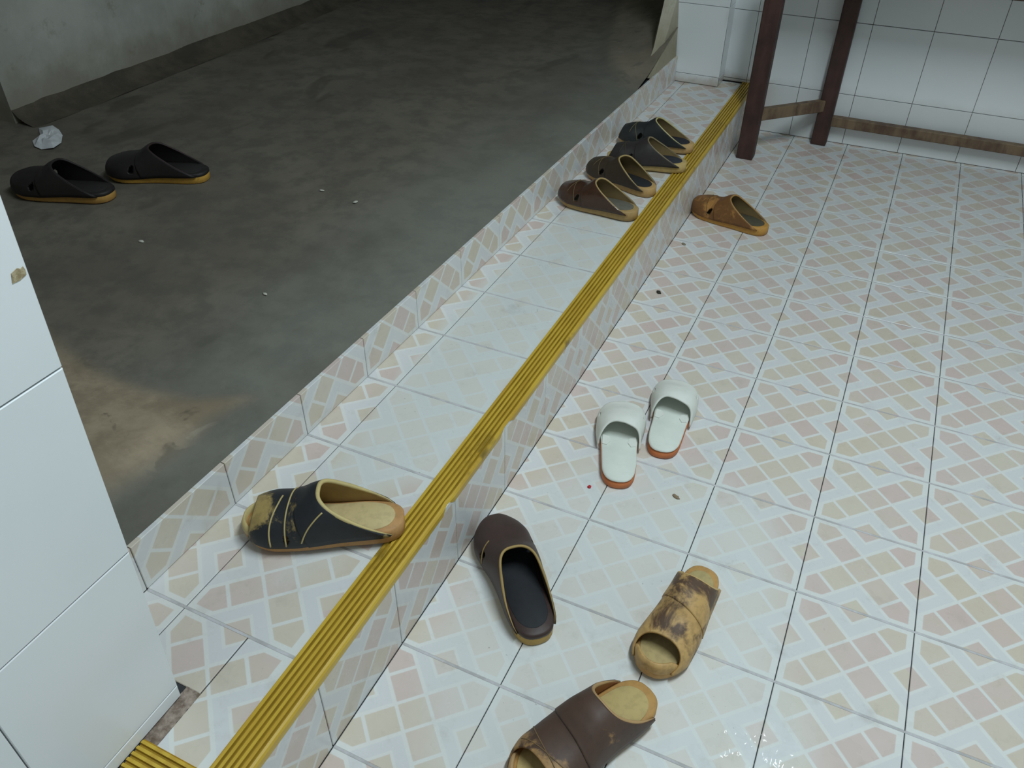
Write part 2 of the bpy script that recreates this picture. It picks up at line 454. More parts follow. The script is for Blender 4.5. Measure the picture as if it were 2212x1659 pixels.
# chipped spot at the tile edge
cv = [(-0.0855, 0.8135), (-0.083, 0.8225), (-0.076, 0.8245), (-0.0735, 0.8225), (-0.0705, 0.8235), (-0.0695, 0.8190), (-0.0705, 0.8150), (-0.078, 0.8130)]
v = [(XN + 0.0006, y - 0.001, z + 0.006) for y, z in cv] + [(XN - 0.003, y - 0.001, z + 0.006) for y, z in cv]
n = len(cv)
f = [tuple(range(n))[::-1]] + [(i, (i + 1) % n, n + (i + 1) % n, n + i) for i in range(n)]
link('chip', mesh('chip', v, f), mat_noise('chip_clay', srgb(196, 182, 150), srgb(150, 134, 100), 160.0, 0.9, 0.4), wall_near)

# ------------------------------------------------------------------ rest of the rooms (out of frame, carries the light)
struct(box('wall_right', 2.18, 2.30, -2.0, YW, -0.05, 2.7, M_PAINT))
struct(box('wall_front', -0.335, 2.30, -2.12, -2.0, -0.05, 2.7, M_PAINT))
struct(box('ceiling', -2.6, 2.30, -2.12, 6.0, 2.7, 2.8, M_PAINT))
struct(box('wall_lintel', -0.33, XN, YN, YP + 0.1, 2.15, 2.7, M_PAINT))
# corridor
wall_left = struct(box('wall_left', -2.10, -1.93, 1.125, 6.0, 0.1, 2.7, M_PLA))
struct(box('wall_corridor_end', -2.6, -0.30, 5.9, 6.0, 0.1, 2.7, M_PLA))
struct(box('wall_corridor_near', -2.6, -0.335, -0.20, -0.082, 0.1, 2.7, M_PLA))
struct(box('wall_side_room', -2.72, -2.6, -0.2, 6.0, 0.1, 2.7, M_PLA))
struct(box('wall_partition', -0.372, -0.318, YP + 0.012, 6.0, 0.1, 2.7, M_PLJ))

# concrete floor with cement slopes at both ends of the opening
def near_edge(x): return interp([-2.6, -1.3, -0.94, -0.82, -0.68, -0.59, -0.49, -0.40, -0.3], [0.62, 0.5, 0.396, 0.354, 0.328, 0.326, 0.342, 0.40, 0.42], x)
def near_side(y): return interp([-0.3, 0.08, 0.19, 0.30, 0.37, 0.5], [-0.43, -0.418, -0.388, -0.400, -0.378, -0.36], y)
def far_edge(y): return interp([2.2, 2.36, 2.5, 2.71, 3.1, 3.44, 6.0], [-0.37, -0.43, -0.53, -0.61, -0.72, -0.80, -0.95], y)
def hgt(x, y):
    hh, c = 0.0, 0.0
    a = near_edge(x) - y; b = near_side(y) - x
    if a > 0 and b > 0:
        k = min(1.0, b / 0.10); k = k * k * (3 - 2 * k)
        hh = max(hh, (0.10 * a + 0.42 * a * a) * k)
        c = sstep(0.0, 0.05, a) * sstep(0.0, 0.05, b)
    a = x - far_edge(y)
    if y > 2.2 and a > 0:
        hh = max(hh, 0.9 * a * a * sstep(2.2, 2.7, y) + 0.02 * sstep(0, 0.05, a) * sstep(2.2, 2.5, y)); c = max(c, 0.40 * sstep(0.0, 0.08, a) * sstep(2.2, 2.4, y))
    hh += 0.0015 * math.sin(9 * x + 2 * y) * math.sin(5 * y)
    return hh, c
v, f, cm = [], [], []
xs = [-2.6 + 2.325 * (k / 112) for k in range(113)]
ys = [-0.18 + 6.1 * (k / 240) ** 1.5 for k in range(241)]
for yy in ys:
    for xx in xs:
        x2 = min(xx, xk(yy) - 0.0085 if yy < 2.735 else -0.338)
        hh, c = hgt(x2, yy)
        edge = sstep(0.0, 0.03, xk(yy) - 0.0085 - x2) if yy < 2.3 else 1.0
        v.append((x2, yy, ZC - 0.0015 * (1 - edge) + hh * edge)); cm.append(c)
nx = len(xs)
for a in range(len(ys) - 1):
    for b in range(nx - 1): f.append((a * nx + b, a * nx + b + 1, (a + 1) * nx + b + 1, (a + 1) * nx + b))
me = mesh('floor_corridor', v, f, True)
at = me.attributes.new('cement', 'FLOAT', 'POINT'); at.data.foreach_set('value', cm)
cf = struct(link('floor_corridor', me, M_CON))
# plaster fillet at the foot of the far jamb
v = [(-0.335, 2.44, ZC - 0.006), (-0.300, 2.44, ZC - 0.006), (-0.297, 2.722, ZC - 0.006), (-0.318, 2.7375, 0.50), (-0.366, 2.7375, 0.50), (-0.343, 2.56, 0.335),
     (-0.318, 2.7375, 1.6), (-0.373, 2.7375, 1.6), (-0.375, 2.85, 1.6), (-0.375, 2.85, 0.50), (-0.43, 2.85, ZC - 0.02), (-0.38, 2.60, ZC - 0.02), (-0.318, 2.60, 0.325)]
f = [(0, 1, 12, 5), (1, 2, 12), (5, 12, 3, 4), (12, 2, 3), (4, 3, 6, 7), (7, 8, 9, 4), (4, 9, 10), (5, 4, 10, 11), (0, 5, 11)]
jf = struct(link('trim_2', mesh('trim_2', v, f), M_PLJ))
sd = jf.modifiers.new('sub', 'SUBSURF'); sd.levels = 2; sd.render_levels = 2; sd.subdivision_type = 'SIMPLE'
# dark cement skirting of the corridor wall
prof = [(-1.93, 0.045), (-1.922, 0.034), (-1.908, 0.020), (-1.885, 0.008), (-1.84, 0.0005)]
v, f = [], []
yy = [1.125 + k * 0.06 for k in range(82)]
for y in yy:
    for (px, pz) in prof: v.append((px + random.uniform(-.003, .003), y, ZC + pz + random.uniform(-.002, .002)))
m = len(prof)
for a in range(len(yy) - 1):
    for b in range(m - 1): f.append((a * m + b, a * m + b + 1, (a + 1) * m + b + 1, (a + 1) * m + b))
struct(link('baseboard_left', mesh('baseboard_left', v, f, True), M_SKIRT))

# ------------------------------------------------------------------ table by the far wall
M_LEG = mat_wood('dark_red_wood', srgb(78, 54, 48), srgb(56, 40, 38))
M_RAIL = mat_wood('worn_brown_wood', srgb(126, 106, 82), srgb(88, 68, 56))
tb = empty('wooden_table', (0.80, 2.66, 0))
tag(tb, 'dark brown wooden table with low stretchers standing against the white tiled wall', 'table')
def tpart(name, v, f, mat):
    o = link(name, mesh(name, v, f), mat, tb); o.location = (-0.80, -2.66, 0); return o
def bar(name, p, q, wd, ht, mat):
    """square rail from p to q, wd across, ht tall"""
    p, q = Vector(p), Vector(q); d = (q - p).normalized(); s = d.cross(Vector((0, 0, 1))).normalized(); u = s.cross(d)
    b = 0.003
    ring = [(-wd/2 + b, -ht/2), (wd/2 - b, -ht/2), (wd/2, -ht/2 + b), (wd/2, ht/2 - b), (wd/2 - b, ht/2), (-wd/2 + b, ht/2), (-wd/2, ht/2 - b), (-wd/2, -ht/2 + b)]
    v = [tuple(e + s * a + u * c) for e in (p, q) for (a, c) in ring]
    f = [tuple(range(8))[::-1], tuple(range(8, 16))] + [(i, (i+1) % 8, 8 + (i+1) % 8, 8 + i) for i in range(8)]
    return tpart(name, v, f, mat)
LEGS = [(0.057, 2.535, 0.060, 0.050), (0.281, 2.795, 0.056, 0.048), (1.32, 2.795, 0.056, 0.048), (1.54, 2.535, 0.060, 0.050)]
for (lx, ly, a, b) in LEGS:
    v, f = box_data(lx - a/2, lx + a/2, ly - b/2, ly + b/2, 0.0005, 0.70, 0.004)
    tpart('leg', v, f, M_LEG)
bar('stretcher', (0.075, 2.560, 0.155), (0.262, 2.776, 0.148), 0.028, 0.042, M_RAIL)
bar('stretcher', (1.52, 2.560, 0.155), (1.338, 2.776, 0.148), 0.028, 0.042, M_RAIL)
bar('stretcher', (0.305, 2.797, 0.092), (1.296, 2.797, 0.092), 0.030, 0.036, M_RAIL)
bar('apron', (0.085, 2.535, 0.655), (1.51, 2.535, 0.655), 0.022, 0.085, M_LEG)
bar('apron', (0.308, 2.797, 0.655), (1.293, 2.797, 0.655), 0.022, 0.085, M_LEG)
bar('apron', (0.075, 2.560, 0.655), (0.262, 2.776, 0.655), 0.022, 0.085, M_LEG)
bar('apron', (1.52, 2.560, 0.655), (1.338, 2.776, 0.655), 0.022, 0.085, M_LEG)
pl = [(-0.005, 2.49), (1.60, 2.49), (1.345, 2.822), (0.245, 2.822)]
v = [(x, y, 0.7005) for x, y in pl] + [(x, y, 0.728) for x, y in pl]
tpart('tabletop', v, [(3,2,1,0), (4,5,6,7)] + [(i, (i+1) % 4, 4 + (i+1) % 4, 4 + i) for i in range(4)], M_LEG)

# ------------------------------------------------------------------ sandals
TT = [0, .003, .010, .025, .05, .12, .25, .38, .52, .66, .78, .87, .94, .97, .988, .997, 1.0]
WM = [.0, .0085, .0145, .0205, .0258, .032, .0345, .034, .036, .042, .045, .041, .030, .0225, .015, .0078, .0]
WL = [.0, .0085, .0145, .0210, .0268, .034, .0375, .040, .0445, .048, .048, .042, .030, .0225, .015, .0078, .0]
def cub(xs, ys, x):
    """monotone-ish smooth interpolation"""
    n = len(xs)
    if x <= xs[0]: return ys[0]
    if x >= xs[-1]: return ys[-1]
    i = 0
    while xs[i + 1] < x: i += 1
    def slope(k):
        if k == 0: return (ys[1]-ys[0])/(xs[1]-xs[0])
        if k == n-1: return (ys[-1]-ys[-2])/(xs[-1]-xs[-2])
        a, b = (ys[k]-ys[k-1])/(xs[k]-xs[k-1]), (ys[k+1]-ys[k])/(xs[k+1]-xs[k])
        return 0.0 if a*b <= 0 else 2*a*b/(a+b)
    hh = xs[i+1]-xs[i]; t = (x-xs[i])/hh; m0, m1 = slope(i), slope(i+1)
    return (2*t**3-3*t*t+1)*ys[i] + (t**3-2*t*t+t)*hh*m0 + (-2*t**3+3*t*t)*ys[i+1] + (t**3-t*t)*hh*m1
class Shoe:
    def __init__(s, L, wk=1.0, side=1, th=(0.028, 0.020), spring=0.006, hk=1.0, HT=None, wide=0.001):
        s.wide = wide; s.low = 0.72
        s.L, s.wk, s.side, s.th, s.spring, s.hk = L, wk, side, th, spring, hk
        s.HT = HT or ([0, .2, .35, .46, .54, .63, .70, .80, .90, .96, 1.0], [.052, .060, .067, .069, .063, .050, .0455, .042, .034, .027, .020])
    def half(s, t):
        k = s.wk * s.L / 0.25
        m, l = cub(TT, WM, t) * k, cub(TT, WL, t) * k
        return (m, l) if s.side > 0 else (l, m)      # (minus y side, plus y side)
    def zb(s, t): return s.spring * max(0.0, (t - 0.72) / 0.28) ** 2
    def zt(s, t): return s.zb(t) + lerp(s.th[0], s.th[1], sstep(0.15, 0.75, t))
    def slab(s, t0, t1, inset, zlo, zhi, n=44, round_=0.003):
        """closed slab following the sole outline; zlo / zhi are functions of t"""
        v, f = [], []
        ts = [t0 + (t1 - t0) * (0.5 - 0.5 * math.cos(math.pi * k / n)) for k in range(n + 1)]
        ins = inset / s.L
        lev = [(round_, 0, 0), (0, 0, round_), (0, 1, -round_), (round_, 1, 0)]
        rings = []
        for (d, which, dz) in lev:
            lft, rgt = [], []
            for t in ts:
                # shrink outline toward the axis
                tm = ins + d / s.L + (t - t0) / (t1 - t0) * (1 - 2 * (ins + d / s.L)) * (t1 - t0) + t0
                a, b = s.half((t - t0) / (t1 - t0))
                k = d + inset
                z = (zlo(tm) if which == 0 else zhi(tm)) + dz
                lft.append((tm * s.L, b - min(k, b * 0.98) if b > 0 else 0, z)); rgt.append((tm * s.L, -(a - min(k, a * 0.98)) if a > 0 else 0, z))
            loop = lft + rgt[::-1][1:-1]
            rings.append(len(v)); v += loop
        m = len(v) // 4
        for r in range(3):
            for k in range(m):
                q = (k + 1) % m
                f.append((rings[r] + k, rings[r + 1] + k, rings[r + 1] + q, rings[r] + q))
        nn = n
        def cap(base, flip):
            L_ = [base + k for k in range(nn + 1)]
            R_ = [base] + [base + 2 * nn - k for k in range(1, nn)] + [base + nn]
            for k in range(nn):
                q = [L_[k], L_[k + 1], R_[k + 1], R_[k]]
                q = list(dict.fromkeys(q))
                if len(q) > 2: f.append(tuple(q[::-1] if flip else q))
        cap(rings[0], False); cap(rings[3], True)
        return v, f
    def up(s, t, vv, lift=0.0):
        a, b = s.half(min(max(t, 0.0), 0.995))
        th = vv * math.pi / 2
        sy = math.copysign(abs(math.sin(th)) ** 0.85, th); cz = max(0.0, math.cos(th)) ** 0.75
        wd = (b if vv > 0 else a) + s.wide
        hgt_ = cub(s.HT[0], s.HT[1], t) * s.hk * s.L / 0.25
        z0 = s.zt(t) * s.low
        n = Vector((0, sy, cz)).normalized() * lift
        return Vector((t * s.L, wd * sy + n.y, z0 + (hgt_) * cz + n.z))
def tube(path, r, seg=6, taper=0):
    v, f = [], []
    n = len(path)
    for i, p in enumerate(path):
        d = (path[min(i+1, n-1)] - path[max(i-1, 0)]).normalized()
        s = d.cross(Vector((0, 0, 1)));
        if s.length < 1e-4: s = Vector((1, 0, 0))
        s.normalize(); u = s.cross(d)
        for k in range(seg):
            a = 2 * math.pi * k / seg
            q = r * (min(1.0, 0.25 + min(i, n - 1 - i) / taper) if taper else 1.0)
            v.append(tuple(p + s * (q * math.cos(a)) + u * (q * math.sin(a))))
    for i in range(n - 1):
        for k in range(seg): f.append((i*seg+k, i*seg+(k+1) % seg, (i+1)*seg+(k+1) % seg, (i+1)*seg+k))
    f.append(tuple(range(seg))[::-1]); f.append(tuple((n-1)*seg + k for k in range(seg)))
    return v, f
def upper_mesh(s, back, front, holes, nt=56, nv=64, lift=0.0):
    v, f = [], []
    for i in range(nv + 1):
        vv = -1 + 2 * i / nv
        for j in range(nt + 1):
            t = lerp(back(vv), front(vv), j / nt)
            v.append(tuple(s.up(t, vv, lift)))
    def inh(i, j):
        vv = -1 + 2 * (i + .5) / nv; t = lerp(back(vv), front(vv), (j + .5) / nt)
        for (ct, cv, rt, rv, sk) in holes:
            dt, dv = t - ct - sk * (vv - cv), vv - cv
            if (dt / rt) ** 2 + (dv / rv) ** 2 < 1: return True
        return False
    for i in range(nv):
        for j in range(nt):
            if inh(i, j): continue
            a = i * (nt + 1) + j
            f.append((a, a + 1, a + nt + 2, a + nt + 1))
    # drop loose vertices
    used = sorted({k for q in f for k in q}); mp = {k: n for n, k in enumerate(used)}
    return [v[k] for k in used], [tuple(mp[k] for k in q) for q in f]
def sandal(name, heel, ang_deg, z, s, back_c, back_s, front_c, front_s, holes, mats, label, group=None, seams=(), pad=(0.03, 0.62), rim_r=0.0026, thick=0.0036, pw=2.5, tilt=0.0, cat='sandal', band=(0.62, 0.04), inner=None, seams2=(), seam_r=0.0009, mid=False, guard=0.0, guard_rim=False):
    root = empty(name, (heel[0], heel[1], z), math.radians(ang_deg))
    root.rotation_euler[1] = tilt
    tag(root, label, cat, group)
    m_up, m_sole, m_pad, m_rim = mats
    m_seam = m_rim if seam_r > 0.0012 else mat_plain('seam', tuple(k * 0.42 for k in rim_col(m_rim)), 0.6)
    m_in = mat_plain('lining', inner if inner else srgb(150, 128, 88), 0.7)
    so = link('sole', mesh('sole', *s.slab(0.0, 1.0, 0.0, s.zb, s.zt), True), m_sole, root)
    def pz0(t): return s.zt(t) - 0.001
    def pz1(t): return s.zt(t) + 0.0022
    fb = link('footbed', mesh('footbed', *s.slab(pad[0], 0.985, 0.006, pz0, pz1, round_=0.0012), True), m_pad, root)
    back = lambda vv: back_c + (back_s - back_c) * abs(vv) ** pw
    front = lambda vv: front_c + (front_s - front_c) * abs(vv) ** 2.0
    def shell(nm, me, par, th_):
        me.materials.append(m_up); me.materials.append(m_in)
        o = link(nm, me, None, par)
        q = o.modifiers.new('thickness', 'SOLIDIFY'); q.thickness = th_; q.offset = 1.0; q.material_offset = 1; q.material_offset_rim = 0
        return o
    u = shell('upper', mesh('upper', *upper_mesh(s, back, front, holes), True), root, thick)
    if band:
        b0, b1 = band
        bf = lambda vv: max(back(vv) + 0.02, b0 + b1 * vv - 0.06 * abs(vv) ** 3)
        link_ = upper_mesh(s, lambda vv: back(vv) + 0.004, bf, [], 24, 48, thick - 0.0006)
        shell('strap', mesh('strap', *link_, True), u, 0.0022)
    path = [s.up(back(-1 + 2 * k / 60), -1 + 2 * k / 60, thick * 0.5) for k in range(61)]
    link('rim', mesh('rim', *tube(path, rim_r, 7, 12), True), m_rim, u)
    for sl, lift in ((seams, thick + 0.0003), (seams2, thick + 0.0018)):
        for (t0, v0, t1, v1, bow) in sl:
            path = []
            for k in range(25):
                q = k / 24; path.append(s.up(lerp(t0, t1, q) + bow * math.sin(math.pi * q), lerp(v0, v1, q), lift))
            link('seam', mesh('seam', *tube(path, seam_r, 5), True), m_seam, u)
    if mid:        # midsole band in the colour of the upper
        link('midsole', mesh('midsole', *s.slab(0.0, 1.0, -0.0006, lambda t: s.zt(t) - 0.0115, lambda t: s.zt(t) + 0.0012), True), m_up, root)
    if guard:      # raised bumper round the open toe
        t0 = 0.82; n = 30; gv, gf = [], []
        ts = [t0 + (0.9965 - t0) * math.sin(math.pi / 2 * k / n) for k in range(n + 1)]
        rim = [(t, 1) for t in ts] + [(t, -1) for t in ts[::-1]]
        for (t, sg) in rim:
            a, b = s.half(t); y = b if sg > 0 else -a
            hk_ = guard * sstep(t0, 0.93, t)
            z0 = s.zt(t) - 0.004
            for (dx, ins, dz) in ((0.0008, -0.0008, 0.0), (0.0008, -0.0010, hk_ * 0.6), (-0.0022, 0.0016, hk_), (-0.0052, 0.0042, hk_ * 0.98), (-0.0056, 0.0048, 0.0)):
                gv.append((t * s.L + dx * sstep(0.8, 1.0, t), y - sg * ins if abs(y) > 0.006 else y * 0.9, z0 + dz))
        for k in range(len(rim) - 1):
            for q in range(4): gf.append((k * 5 + q, k * 5 + q + 1, (k + 1) * 5 + q + 1, (k + 1) * 5 + q))
        link('toe_guard', mesh('toe_guard', gv, gf, True), m_rim if guard_rim else m_up, root)
    return root

RIMC = {}
def rim_col(m): return RIMC[m.name]
def mats(tag_, dark, worn, amt, sole, pad, rim, rough=0.5, sc=26.0):
    RIMC['rim_' + tag_] = rim
    return (mat_rubber('upper_' + tag_, dark, worn, amt, rough, sc, 0.22 if tag_ in ('cracked', 'bigbrown', 'tan', 'second') else 0.0), mat_rubber('sole_' + tag_, sole, tuple(k * 0.6 for k in sole), 0.35, 0.6, 30.0),
            mat_rubber('footbed_' + tag_, pad, tuple(min(1, k * 1.5) for k in pad), 0.25, 0.75, 40.0), mat_plain('rim_' + tag_, rim, 0.55))
HOLES = [(0.675, -0.76, 0.028, 0.13, -0.08), (0.675, 0.76, 0.028, 0.13, 0.08)]
SEAMS = [(0.70, -0.92, 0.82, 0.60, 0.01), (0.70, 0.92, 0.82, -0.60, 0.01)]
SEAMS2 = [(0.695, 0.97, 0.660, -0.6, 0.012), (0.79, 0.97, 0.735, -0.1, 0.02)]
SEAMS2B = [(0.60, 0.93, 0.46, 0.52, 0.02)]
tan_, dk = srgb(196, 168, 112), srgb(44, 44, 46)
# worn black and tan sandal on the step, near the camera
sandal('sandal', (-0.036, 0.295), -153.2, H + 0.0050, Shoe(0.262, 1.02, 1, hk=1.06), 0.50, 0.07, 0.90, 0.94, [(0.69, 0.84, 0.016, 0.11, 0.0), (0.66, -0.74, 0.02, 0.10, -0.1)],
       mats('cracked', srgb(44, 46, 50), srgb(176, 152, 96), 0.36, srgb(190, 144, 92), srgb(206, 186, 136), srgb(206, 186, 128), 0.5, 20.0),
       'cracked black and tan sandal alone on the near end of the step', 'rubber sandals', seams=SEAMS2, seams2=SEAMS2B, seam_r=0.0014, rim_r=0.0038, guard=0.014, guard_rim=True, inner=srgb(176, 146, 90), band=(0.645, -0.02))
# dark brown mule on the floor
sandal('sandal', (0.211, 0.296), 133.1, 0.0004, Shoe(0.272, 0.98, -1, hk=0.98), 0.55, 0.07, 0.975, 0.99, HOLES,
       mats('mule', srgb(66, 50, 46), srgb(104, 84, 70), 0.16, srgb(196, 160, 84), srgb(40, 42, 46), srgb(168, 140, 84), 0.5),
       'dark brown mule with black footbed and yellow sole on the floor beside the step', 'rubber sandals', pw=2.5, mid=True, inner=srgb(84, 68, 56), seams=[(0.655, 0.95, 0.72, 0.35, 0.0)], seam_r=0.0013, band=None)
# tan worn sandal, heel away from the camera
sandal('sandal', (0.428, 0.560), -97.8, 0.0004, Shoe(0.248, 0.96, 1, hk=0.98), 0.34, 0.12, 0.80, 0.93, [(0.60, -0.86, 0.030, 0.10, 0.0)],
       mats('tan', srgb(92, 70, 54), srgb(198, 160, 102), 0.72, srgb(196, 152, 92), srgb(186, 166, 116), srgb(204, 172, 112), 0.55, 15.0),
       'scuffed tan open-toed sandal with dark stains, nose to heel with the brown one', 'rubber sandals', pw=2.5, rim_r=0.003, guard=0.022, inner=srgb(130, 92, 58), band=(0.56, 0.06))
# big brown sandal at the bottom edge
sandal('sandal', (0.408, 0.283), -118.0, 0.0004, Shoe(0.268, 1.04, -1, hk=0.98), 0.40, 0.10, 0.83, 0.94, [(0.66, 0.82, 0.03, 0.10, 0.0)],
       mats('bigbrown', srgb(84, 64, 54), srgb(170, 132, 84), 0.34, srgb(190, 146, 86), srgb(194, 172, 116), srgb(186, 150, 104), 0.55, 16.0),
       'large brown and tan sandal at the bottom edge of the picture', 'rubber sandals', seams=SEAMS, pw=2.5, rim_r=0.003, guard=0.020, guard_rim=True, inner=srgb(170, 116, 70), seam_r=0.0009)
# four on the far part of the step
sandal('sandal', (-0.049, 1.533), 171.4, H + 0.0030, Shoe(0.243, 1.0, 1, hk=1.05), 0.52, 0.07, 0.95, 0.98, HOLES,
       mats('glossy', srgb(74, 52, 40), srgb(116, 88, 58), 0.25, srgb(176, 144, 92), srgb(106, 104, 92), srgb(176, 148, 96), 0.13),
       'glossy brown sandal with a bright highlight, nearest of the four on the far step', 'rubber sandals', seams=SEAMS)
sandal('sandal', (-0.052, 1.695), 160.2, H + 0.0004, Shoe(0.243, 0.98, -1, hk=1.05), 0.52, 0.07, 0.93, 0.97, HOLES,
       mats('second', srgb(66, 54, 42), srgb(120, 96, 66), 0.22, srgb(192, 154, 98), srgb(38, 38, 40), srgb(176, 152, 100), 0.5),
       'dark sandal with black footbed, second of the four in the far step row', 'rubber sandals', seams=SEAMS)
sandal('sandal', (-0.016, 1.905), -174.2, H + 0.0050, Shoe(0.247, 0.98, 1, hk=1.02), 0.50, 0.07, 0.90, 0.96, HOLES,
       mats('third', srgb(56, 52, 50), srgb(112, 100, 80), 0.18, srgb(196, 168, 108), srgb(48, 50, 58), srgb(134, 118, 88), 0.55),
       'charcoal sandal with pale tan sole, third of the four in the far step row', 'rubber sandals', seams=SEAMS)
sandal('sandal', (-0.036, 2.057), -179.0, H + 0.0050, Shoe(0.248, 0.98, -1, hk=1.08), 0.52, 0.07, 0.93, 0.97, HOLES,
       mats('fourth', srgb(46, 48, 48), srgb(104, 98, 76), 0.18, srgb(196, 160, 106), srgb(40, 42, 50), srgb(196, 184, 128), 0.55),
       'blackish sandal with pale rim, farthest of the four on the far step', 'rubber sandals', seams=SEAMS)
# orange tan sandal alone on the floor below the step
sandal('sandal', (0.254, 1.951), 164.0, 0.0004, Shoe(0.266, 0.96, 1, hk=0.98), 0.50, 0.07, 0.96, 0.98, HOLES,
       mats('orange', srgb(120, 80, 42), srgb(176, 126, 66), 0.55, srgb(198, 146, 70), srgb(84, 80, 64), srgb(176, 134, 76), 0.55, 18.0),
       'orange-tan sandal alone on the patterned floor near the table leg', 'rubber sandals', seams=SEAMS)
# dark pair on the concrete
sandal('sandal', (-1.247, 0.865), -165.6, ZC + 0.0015, Shoe(0.275, 1.0, 1, hk=1.0), 0.50, 0.07, 0.95, 0.98, HOLES,
       mats('darkone', srgb(40, 36, 36), srgb(58, 52, 50), 0.12, srgb(196, 150, 80), srgb(44, 40, 40), srgb(44, 38, 38), 0.55),
       'black sandal with orange sole on the dark concrete, the one nearer the white wall', 'rubber sandals', mid=True, inner=srgb(38, 34, 34))
sandal('sandal', (-1.111, 1.066), -160.1, ZC + 0.0015, Shoe(0.276, 1.0, -1, hk=1.0), 0.52, 0.07, 0.95, 0.98, HOLES,
       mats('darktwo', srgb(40, 36, 36), srgb(58, 52, 50), 0.12, srgb(206, 158, 70), srgb(44, 40, 40), srgb(58, 44, 44), 0.55),
       'black sandal with orange sole on the dark concrete, right one of the pair', 'rubber sandals', mid=True, inner=srgb(38, 34, 34))

# white slide slippers
M_WH = mat_plain('white_foam', srgb(232, 234, 226), 0.6, 0.3, 0.04)
M_WF = mat_plain('white_footbed', srgb(228, 233, 224), 0.65, 0.3, 0.04)
M_OR = mat_plain('orange_sole', srgb(214, 126, 74), 0.6)
def slipper(heel, ang_deg, L, side, label, z=0.0004):
    s = Shoe(L, 0.98, side, th=(0.024, 0.022), spring=0.003, HT=([0, .4, .55, .7, .85, 1.0], [.05, .052, .054, .046, .030, .02]), wide=0.0035); s.low = 0.45
    root = empty('slipper', (heel[0], heel[1], z), math.radians(ang_deg)); tag(root, label, 'slipper', 'white slippers')
    link('sole', mesh('sole', *s.slab(0.0, 1.0, 0.0, s.zb, lambda t: s.zt(t) - 0.007), True), M_OR, root)
    link('footbed', mesh('footbed', *s.slab(0.0, 1.0, 0.0005, lambda t: s.zt(t) - 0.0068, lambda t: s.zt(t) + 0.001), True), M_WF, root)
    back = lambda vv: 0.52 - 0.075 * abs(vv) ** 2.0 + 0.012 * math.sin(7 * vv)
    front = lambda vv: 0.90 - 0.05 * vv * vv
    hol = [(0.72, 0.70, 0.022, 0.055, 0.0), (0.72, -0.70, 0.022, 0.055, 0.0)]
    u = link('strap', mesh('strap', *upper_mesh(s, back, front, hol), True), M_WH, root)
    sol = u.modifiers.new('thickness', 'SOLIDIFY'); sol.thickness = 0.0034; sol.offset = 1.0
    link('rim', mesh('rim', *tube([s.up(back(-1 + 2*k/60), -1 + 2*k/60, 0.0012) for k in range(61)], 0.0024), True), M_WH, u)
    for sg in (-1, 1):        # inner tabs where the strap is glued to the footbed
        a, b = s.half(0.46); y = (b if sg > 0 else a)
        vv = [(L*.40, sg*(y-.014)), (L*.445, sg*(y-.021)), (L*.50, sg*(y-.018)), (L*.52, sg*(y-.004)), (L*.41, sg*(y-.004))]
        zz = s.zt(.46) + 0.0012
        v = [(px, py, zz) for px, py in vv] + [(px, py, zz + 0.0022) for px, py in vv]
        f = [tuple(range(5, 10)), tuple(range(5))[::-1]] + [(i, (i+1) % 5, 5 + (i+1) % 5, 5 + i) for i in range(5)]
        link('tab', mesh('tab', v, f), M_WH, root)
    return root
slipper((0.207, 0.701), 106.8, 0.262, 1, 'white slide slipper with orange sole, the one nearer the step')
slipper((0.258, 0.826), 98.0, 0.258, -1, 'white slide slipper with orange sole, the one set farther from the step')

# ------------------------------------------------------------------ litter
M_PAPER = mat_plain('white_paper', srgb(226, 228, 232), 0.8, 0.2)
pts = [(-1.716, 1.016), (-1.760, 1.045), (-1.775, 1.085), (-1.826, 1.123), (-1.804, 1.155), (-1.760, 1.140), (-1.717, 1.115), (-1.670, 1.070), (-1.655, 1.030), (-1.685, 1.012)]
cx, cy = sum(p[0] for p in pts) / 10, sum(p[1] for p in pts) / 10
v, f = [], []
for k in range(4):
    s = (1, .72, .42, .15)[k]
    for i, (px, py) in enumerate(pts):
        v.append((lerp(cx, px, s), lerp(cy, py, s), ZC + 0.003 + (0.0, 0.005, 0.008, 0.006)[k] + random.uniform(-.001, .006) * (1 if k else .6)))
for k in range(3):
    for i in range(10): f.append((k*10+i, k*10+(i+1) % 10, (k+1)*10+(i+1) % 10, (k+1)*10+i))
f.append(tuple(30 + i for i in range(10)))
pp = link('paper_scrap', mesh('paper_scrap', v, f), M_PAPER)
sol = pp.modifiers.new('thickness', 'SOLIDIFY'); sol.thickness = 0.0006
tag(pp, 'crumpled white paper scrap on the dark concrete floor', 'paper')
def crumb(name, x, y, z, r, mat, label, cat='crumb', group='bits of litter on the floor', sq=(1, 1, .5)):
    bm = bmesh.new(); bmesh.ops.create_icosphere(bm, subdivisions=2, radius=r)
    for q in bm.verts:
        k = 1 + random.uniform(-.25, .25); q.co = Vector((q.co.x * sq[0] * k, q.co.y * sq[1] * k, max(q.co.z * sq[2] * k, -r * sq[2] * 0.4)))
    zmin = min(q.co.z for q in bm.verts)
    me = bpy.data.meshes.new(name); bm.to_mesh(me); bm.free()
    for q in me.polygons: q.use_smooth = True
    o = link(name, me, mat); o.location = (x, y, z - zmin + 0.0003); o.rotation_euler[2] = random.uniform(0, 6)
    tag(o, label, cat, group); return o
crumb('red_crumb', 0.153, 0.683, 0, 0.0042, mat_plain('red', srgb(196, 40, 48), 0.5), 'tiny red crumb on the floor by the white slipper heel')
crumb('black_crumb', 0.054, 1.475, 0, 0.0075, mat_plain('black', srgb(52, 46, 38), 0.7), 'small black crumb on the floor tile close to the step riser', sq=(1.2, .8, .4))
